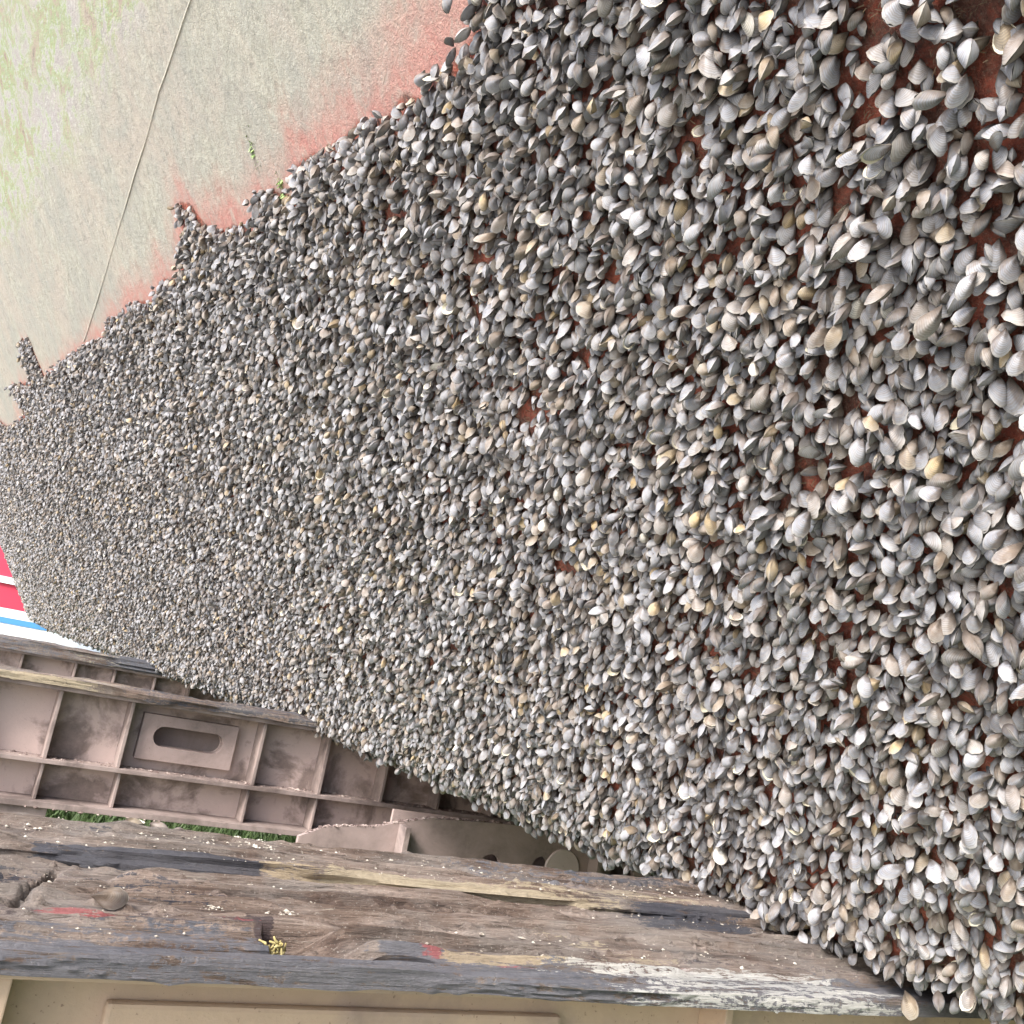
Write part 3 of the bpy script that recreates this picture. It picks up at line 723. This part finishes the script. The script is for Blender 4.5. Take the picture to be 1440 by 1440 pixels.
far_timber(3.0, .13, -.2035, .0185, -.35, 2.0, 'weathered timber capping the ribbed girder with the slotted pad',
   lambda x, y, z: dict(cream=.62*soft(x, -.4, .36, .1)*(1-sstep(3.0, 3.03, y))+.3*soft(x, -.4, .5, .1), navy=np.maximum(.62*soft(x, .42, 3, .12), .5*soft(x, .18, .25, .03)), grey=.6*soft(x, .3, 3, .2)*sstep(-.2, -.19, z)), 1)
far_timber(5.3, .17, -.212, .050, -.6, 1.8, 'weathered grey timber capping the far girder beside the red and white boat',
   lambda x, y, z: dict(grey=.62+0*x, navy=.62*soft(x, .65, 3, .1)+.3, cream=.45*soft(x, .45, .8, .1)), 2)

# ================================================================== FAR BOAT
def far_boat():
    e = empty('red_boat', (-.5, 20, GZ)); off = np.array([-.5, 20, GZ])
    def paint(name, col, r=.35):
        g = NT(name); n = g.noise(g.coord(), 3, 4); return g.done(g.mix(g.ramp(n, [(.35, 0.0), (.7, .4)]), col, tuple(x*.85 for x in col)), r)
    R = paint('red_topside_paint', (.62, .06, .10)); W = paint('white_strake_paint', (.80, .80, .79)); Bl = paint('blue_boot_paint', (.10, .30, .62)); S = paint('cradle_grey', (.30, .30, .31), .7)
    def strake(name, z0, z1, mat, out, tilt=0.0):
        xs = np.linspace(-5.5, 4.5, 41); V = []; 
        for x in xs:
            u = abs((x+.5)/5.0); yb = 20+2.6*max(u-.35, 0)**2*2.2
            for z in (z0, z1):
                zz = z+tilt*(x-.5); V.append((x, yb-out+.12*(z+.6), zz))
        V2 = [(x, y+.25, z) for x, y, z in V]; n = len(V); F = []
        for i in range(40):
            a = 2*i; F += [(a, a+2, a+3, a+1), (a+n, a+1+n, a+3+n, a+2+n), (a, a+n, a+2+n, a+2), (a+1, a+3, a+3+n, a+1+n)]
        F += [(0, 1, 1+n, n), (80, 80+n, 81+n, 81)]
        return mesh_obj(name, np.array(V+V2)-off, F, mat, e, False)
    strake('topside', .245, 1.1, R, 0); strake('rubbing_strake', .125, .243, W, .05); strake('lower_topside', -.30, .123, R, 0)
    strake('boot_stripe', -.46, -.302, W, .01); strake('blue_stripe', -.56, -.462, Bl, .01); strake('hull_bottom', -.80, -.562, W, .0)
    strake('deck_edge', 1.102, 1.2, W, .04)
    for x in (-3.2, 2.2): box('cradle_block', x-.2-off[0], x+.2-off[0], -.2, .5, 0, .125, S, e)
    tag(e, 'red boat with white strakes and a blue stripe beyond the fouled hull', 'boat')
far_boat()

# ================================================================== SMALL THINGS
def loose_mussel(x, y, z, Lm, rz, tilt, tint, kind, label, roll=math.pi/2*0):
    e = empty('mussel'); M = Matrix.Translation((x, y, z)) @ Matrix.Rotation(rz, 4, 'Z') @ Matrix.Rotation(tilt, 4, 'Y') @ Matrix.Rotation(roll, 4, 'X') @ Matrix.Scale(Lm, 4)
    e.matrix_world = M; tag(e, label, 'mussel', 'loose mussels on the timber')
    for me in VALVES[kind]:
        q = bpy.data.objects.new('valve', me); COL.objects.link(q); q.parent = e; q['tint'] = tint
loose_mussel(.150, .905, -.228, .030, .0, .1, .74, 5, 'smooth brown mussel lying loose on the front board of the timber', 1.15)
loose_mussel(.206, 1.165, -.216, .026, .3, 0, .84, 6, 'tan empty shell lying on the back board of the timber')
loose_mussel(.236, 1.175, -.216, .024, -.5, .2, .70, 3, 'small brown shell beside the tan shell on the back board')
# yellow sprig of lichen in the notch
g = NT('yellow_lichen'); M_LICH = g.done(g.ramp(g.noise(g.coord(), 120, 3), [(.3, (.26, .20, .07)), (.7, (.52, .45, .22))]), .8)
sp = empty('lichen_sprig', (.292, .858, -.254))
def twig(p, d, n, r):
    pts = [p]; 
    for i in range(n):
        d = d+np.array([random.gauss(0, .35), random.gauss(0, .2), random.gauss(0, .3)]); d /= np.linalg.norm(d); pts.append(pts[-1]+d*.0026)
    tube('twig', pts, [r*(1-.4*i/n)*(1+.5*random.random()) for i in range(n+1)], M_LICH, sp, 5)
    return pts
for k in range(22):
    pts = twig(np.array([random.gauss(.002, .003), random.gauss(0, .003), -.002]), np.array([random.gauss(-.25, .5), random.gauss(-.2, .2), 1.0]), random.randint(3, 7), .0010)
    twig(pts[-2], np.array([random.gauss(-.5, .6), -.3, .5]), 3, .0011)
tag(sp, 'yellow crusty lichen sprig growing in the notch of the timber', 'lichen')
# green weed tufts on the slimed hull side
g = NT('green_weed'); M_WEED = g.done(g.ramp(g.noise(g.coord(), 60, 3), [(.3, (.22, .36, .10)), (.7, (.42, .54, .24))]), .7)
for (wx, wy_, lab) in ((358, 213, 'small green weed tuft on the slimed hull above the mussels'), (398, 262, 'small green weed tuft touching the edge of the mussel crust')):
    y_, t_ = hull_hit(wx, wy_); x_, z_ = section(t_, y_); n_, tt_ = hull_normal(np.array([t_]), np.array([y_])); n_, tt_ = n_[0], tt_[0]
    V, F = [], []
    for k in range(46):
        c = np.array([0, random.gauss(0, .010), 0])+tt_*random.gauss(0, .016)+n_*.001; d = n_*random.uniform(.2, .8)-tt_*random.uniform(.2, 1)+np.array([0, random.gauss(0, .5), 0]); d *= .011/np.linalg.norm(d)
        s_ = np.cross(d, n_+.1); s_ *= .002/np.linalg.norm(s_); i0 = len(V); V += [c-s_, c+s_, c+d*.6+s_*.8, c+d, c+d*.6-s_*.8]; F.append((i0, i0+1, i0+2, i0+3, i0+4))
    o = mesh_obj('weed_tuft', V, F, M_WEED); o.location = (float(x_), y_, float(z_)); tag(o, lab, 'weed', 'weed tufts on the hull')
# grit, shell crumbs and rust crumbs that nobody could count
def crumbs(name, P, S, mat, label):
    base = np.array([(1, 0, 0), (-1, 0, 0), (0, 1, 0), (0, -1, 0), (0, 0, 1), (0, 0, -1)], float)
    tri = [(0, 2, 4), (2, 1, 4), (1, 3, 4), (3, 0, 4), (2, 0, 5), (1, 2, 5), (3, 1, 5), (0, 3, 5)]
    n = len(P); V = np.empty((n, 6, 3))
    for i in range(n):
        q = base*RNG.uniform(.5, 1.2, (6, 3))*S[i]*np.array([1.2, 1, .6]); a = RNG.uniform(0, 6.28); c, s = math.cos(a), math.sin(a)
        V[i] = q @ np.array([[c, s, 0], [-s, c, 0], [0, 0, 1]])+P[i]
    F = [(a+6*i, b+6*i, c+6*i) for i in range(n) for a, b, c in tri]
    o = mesh_obj(name, V.reshape(-1, 3), F, mat); return tag(o, label, name, kind='stuff')
g = NT('shell_grit'); M_GRIT = g.done(g.ramp(g.noise(g.coord(), 70, 2), [(.35, (.22, .18, .15)), (.5, (.40, .36, .30)), (.65, (.66, .62, .54))]), .8)
def top_z(x, y): return np.where(y > 1.055, -.2215, -.2385-np.clip((.895-y)/.08, 0, 1)*.014)
n = 1500
x = np.concatenate([RNG.uniform(.03, 1.0, n), RNG.normal(.262, .007, 170), RNG.normal(.325, .008, 220), RNG.normal(.27, .05, 120), RNG.normal(.345, .02, 90)])
y = np.concatenate([RNG.uniform(.86, 1.18, n), RNG.uniform(.90, 1.03, 170), RNG.uniform(.90, 1.03, 220), RNG.uniform(1.08, 1.18, 120), RNG.uniform(1.1, 1.18, 90)])
s = np.clip(RNG.lognormal(math.log(.0011), .5, len(x)), .0004, .0042)
ok = (y < 1.182) & ~((x > NX0-.01) & (x < NX1+.03) & (y < .91)); x, y, s = x[ok], y[ok], s[ok]
crumbs('grit', np.stack([x, y, top_z(x, y)+s*.2], -1), s, M_GRIT, 'pale shell grit scattered over the broad timber beam')
g = NT('rust_rubble'); M_RUB = g.done(g.ramp(g.noise(g.coord(), 40, 2), [(.35, (.14, .10, .09)), (.5, (.26, .20, .18)), (.68, (.48, .40, .36))]), .85)
n = 700; x1 = RNG.uniform(.1, 1.9, n); y1 = RNG.uniform(3.03, 3.09, n); z1 = np.full(n, -.420)
x2 = RNG.uniform(-.2, 1.6, 300); y2 = RNG.uniform(3.0, 3.09, 300); z2 = np.full(300, -.546)
x3 = RNG.uniform(.92, 1.8, 500); y3 = RNG.uniform(2.601, 2.616, 500); z3 = np.interp(x3, [.9, .96, 1.02, 1.1, 1.19, 1.26, 1.45, 1.75], [-.47, -.442, -.432, -.425, -.40, -.385, -.376, -.368])
X3 = np.concatenate([x1, x2, x3]); s = np.clip(RNG.lognormal(math.log(.0038), .4, len(X3)), .0015, .010)
crumbs('rubble', np.stack([X3, np.concatenate([y1, y2, y3]), np.concatenate([z1, z2, z3])+s*.25], -1), s, M_RUB, 'small rust and shell rubble lying along the girder flanges')
# byssus threads and stubs left in the bald patches between the mussels
def byssus():
    n = 60000; Y = RNG.uniform(.1, 2.8, n); T = RNG.uniform(.0, 1.2, n)
    g1 = fbm(Y*10+T*5, T*14-Y*4+3, 3)*.42+fbm(Y*30+T*14, T*38-Y*10+40, 2)*.58
    ok = inside(Y, T) & (g1 > .675); Y, T = Y[ok], T[ok]; n = len(Y)
    x, z = section(T, Y); P = np.stack([x, Y, z], -1); N, TT = hull_normal(T, Y); LY = np.cross(N, TT)
    a = RNG.uniform(0, 6.28, n); d = np.cos(a)[:, None]*TT+np.sin(a)[:, None]*LY+N*RNG.uniform(.1, .7, n)[:, None]
    d *= (RNG.uniform(.004, .012, n)/np.linalg.norm(d, axis=1))[:, None]
    w = np.cross(d, N); w *= (RNG.uniform(.00025, .0006, n)/np.linalg.norm(w, axis=1))[:, None]
    P = P+N*.004; V = np.empty((n*5, 3)); mid = P+d*.6+N*.0015; tip = P+d-N*.001
    V[0::5] = P-w; V[1::5] = P+w; V[2::5] = mid+w*.7; V[3::5] = mid-w*.7; V[4::5] = tip
    F = [f for i in np.arange(n)*5 for f in ((i, i+1, i+2, i+3), (i+3, i+2, i+4))]
    g = NT('byssus_thread'); M = g.done(g.ramp(g.noise(g.coord(), 60, 3), [(.35, (.09, .06, .04)), (.6, (.26, .19, .12)), (.75, (.42, .34, .24))]), .7)
    o = mesh_obj('byssus_threads', V, F, M); tag(o, 'brown byssus threads matted on the bare red patches of the hull', 'threads', kind='stuff')
byssus()
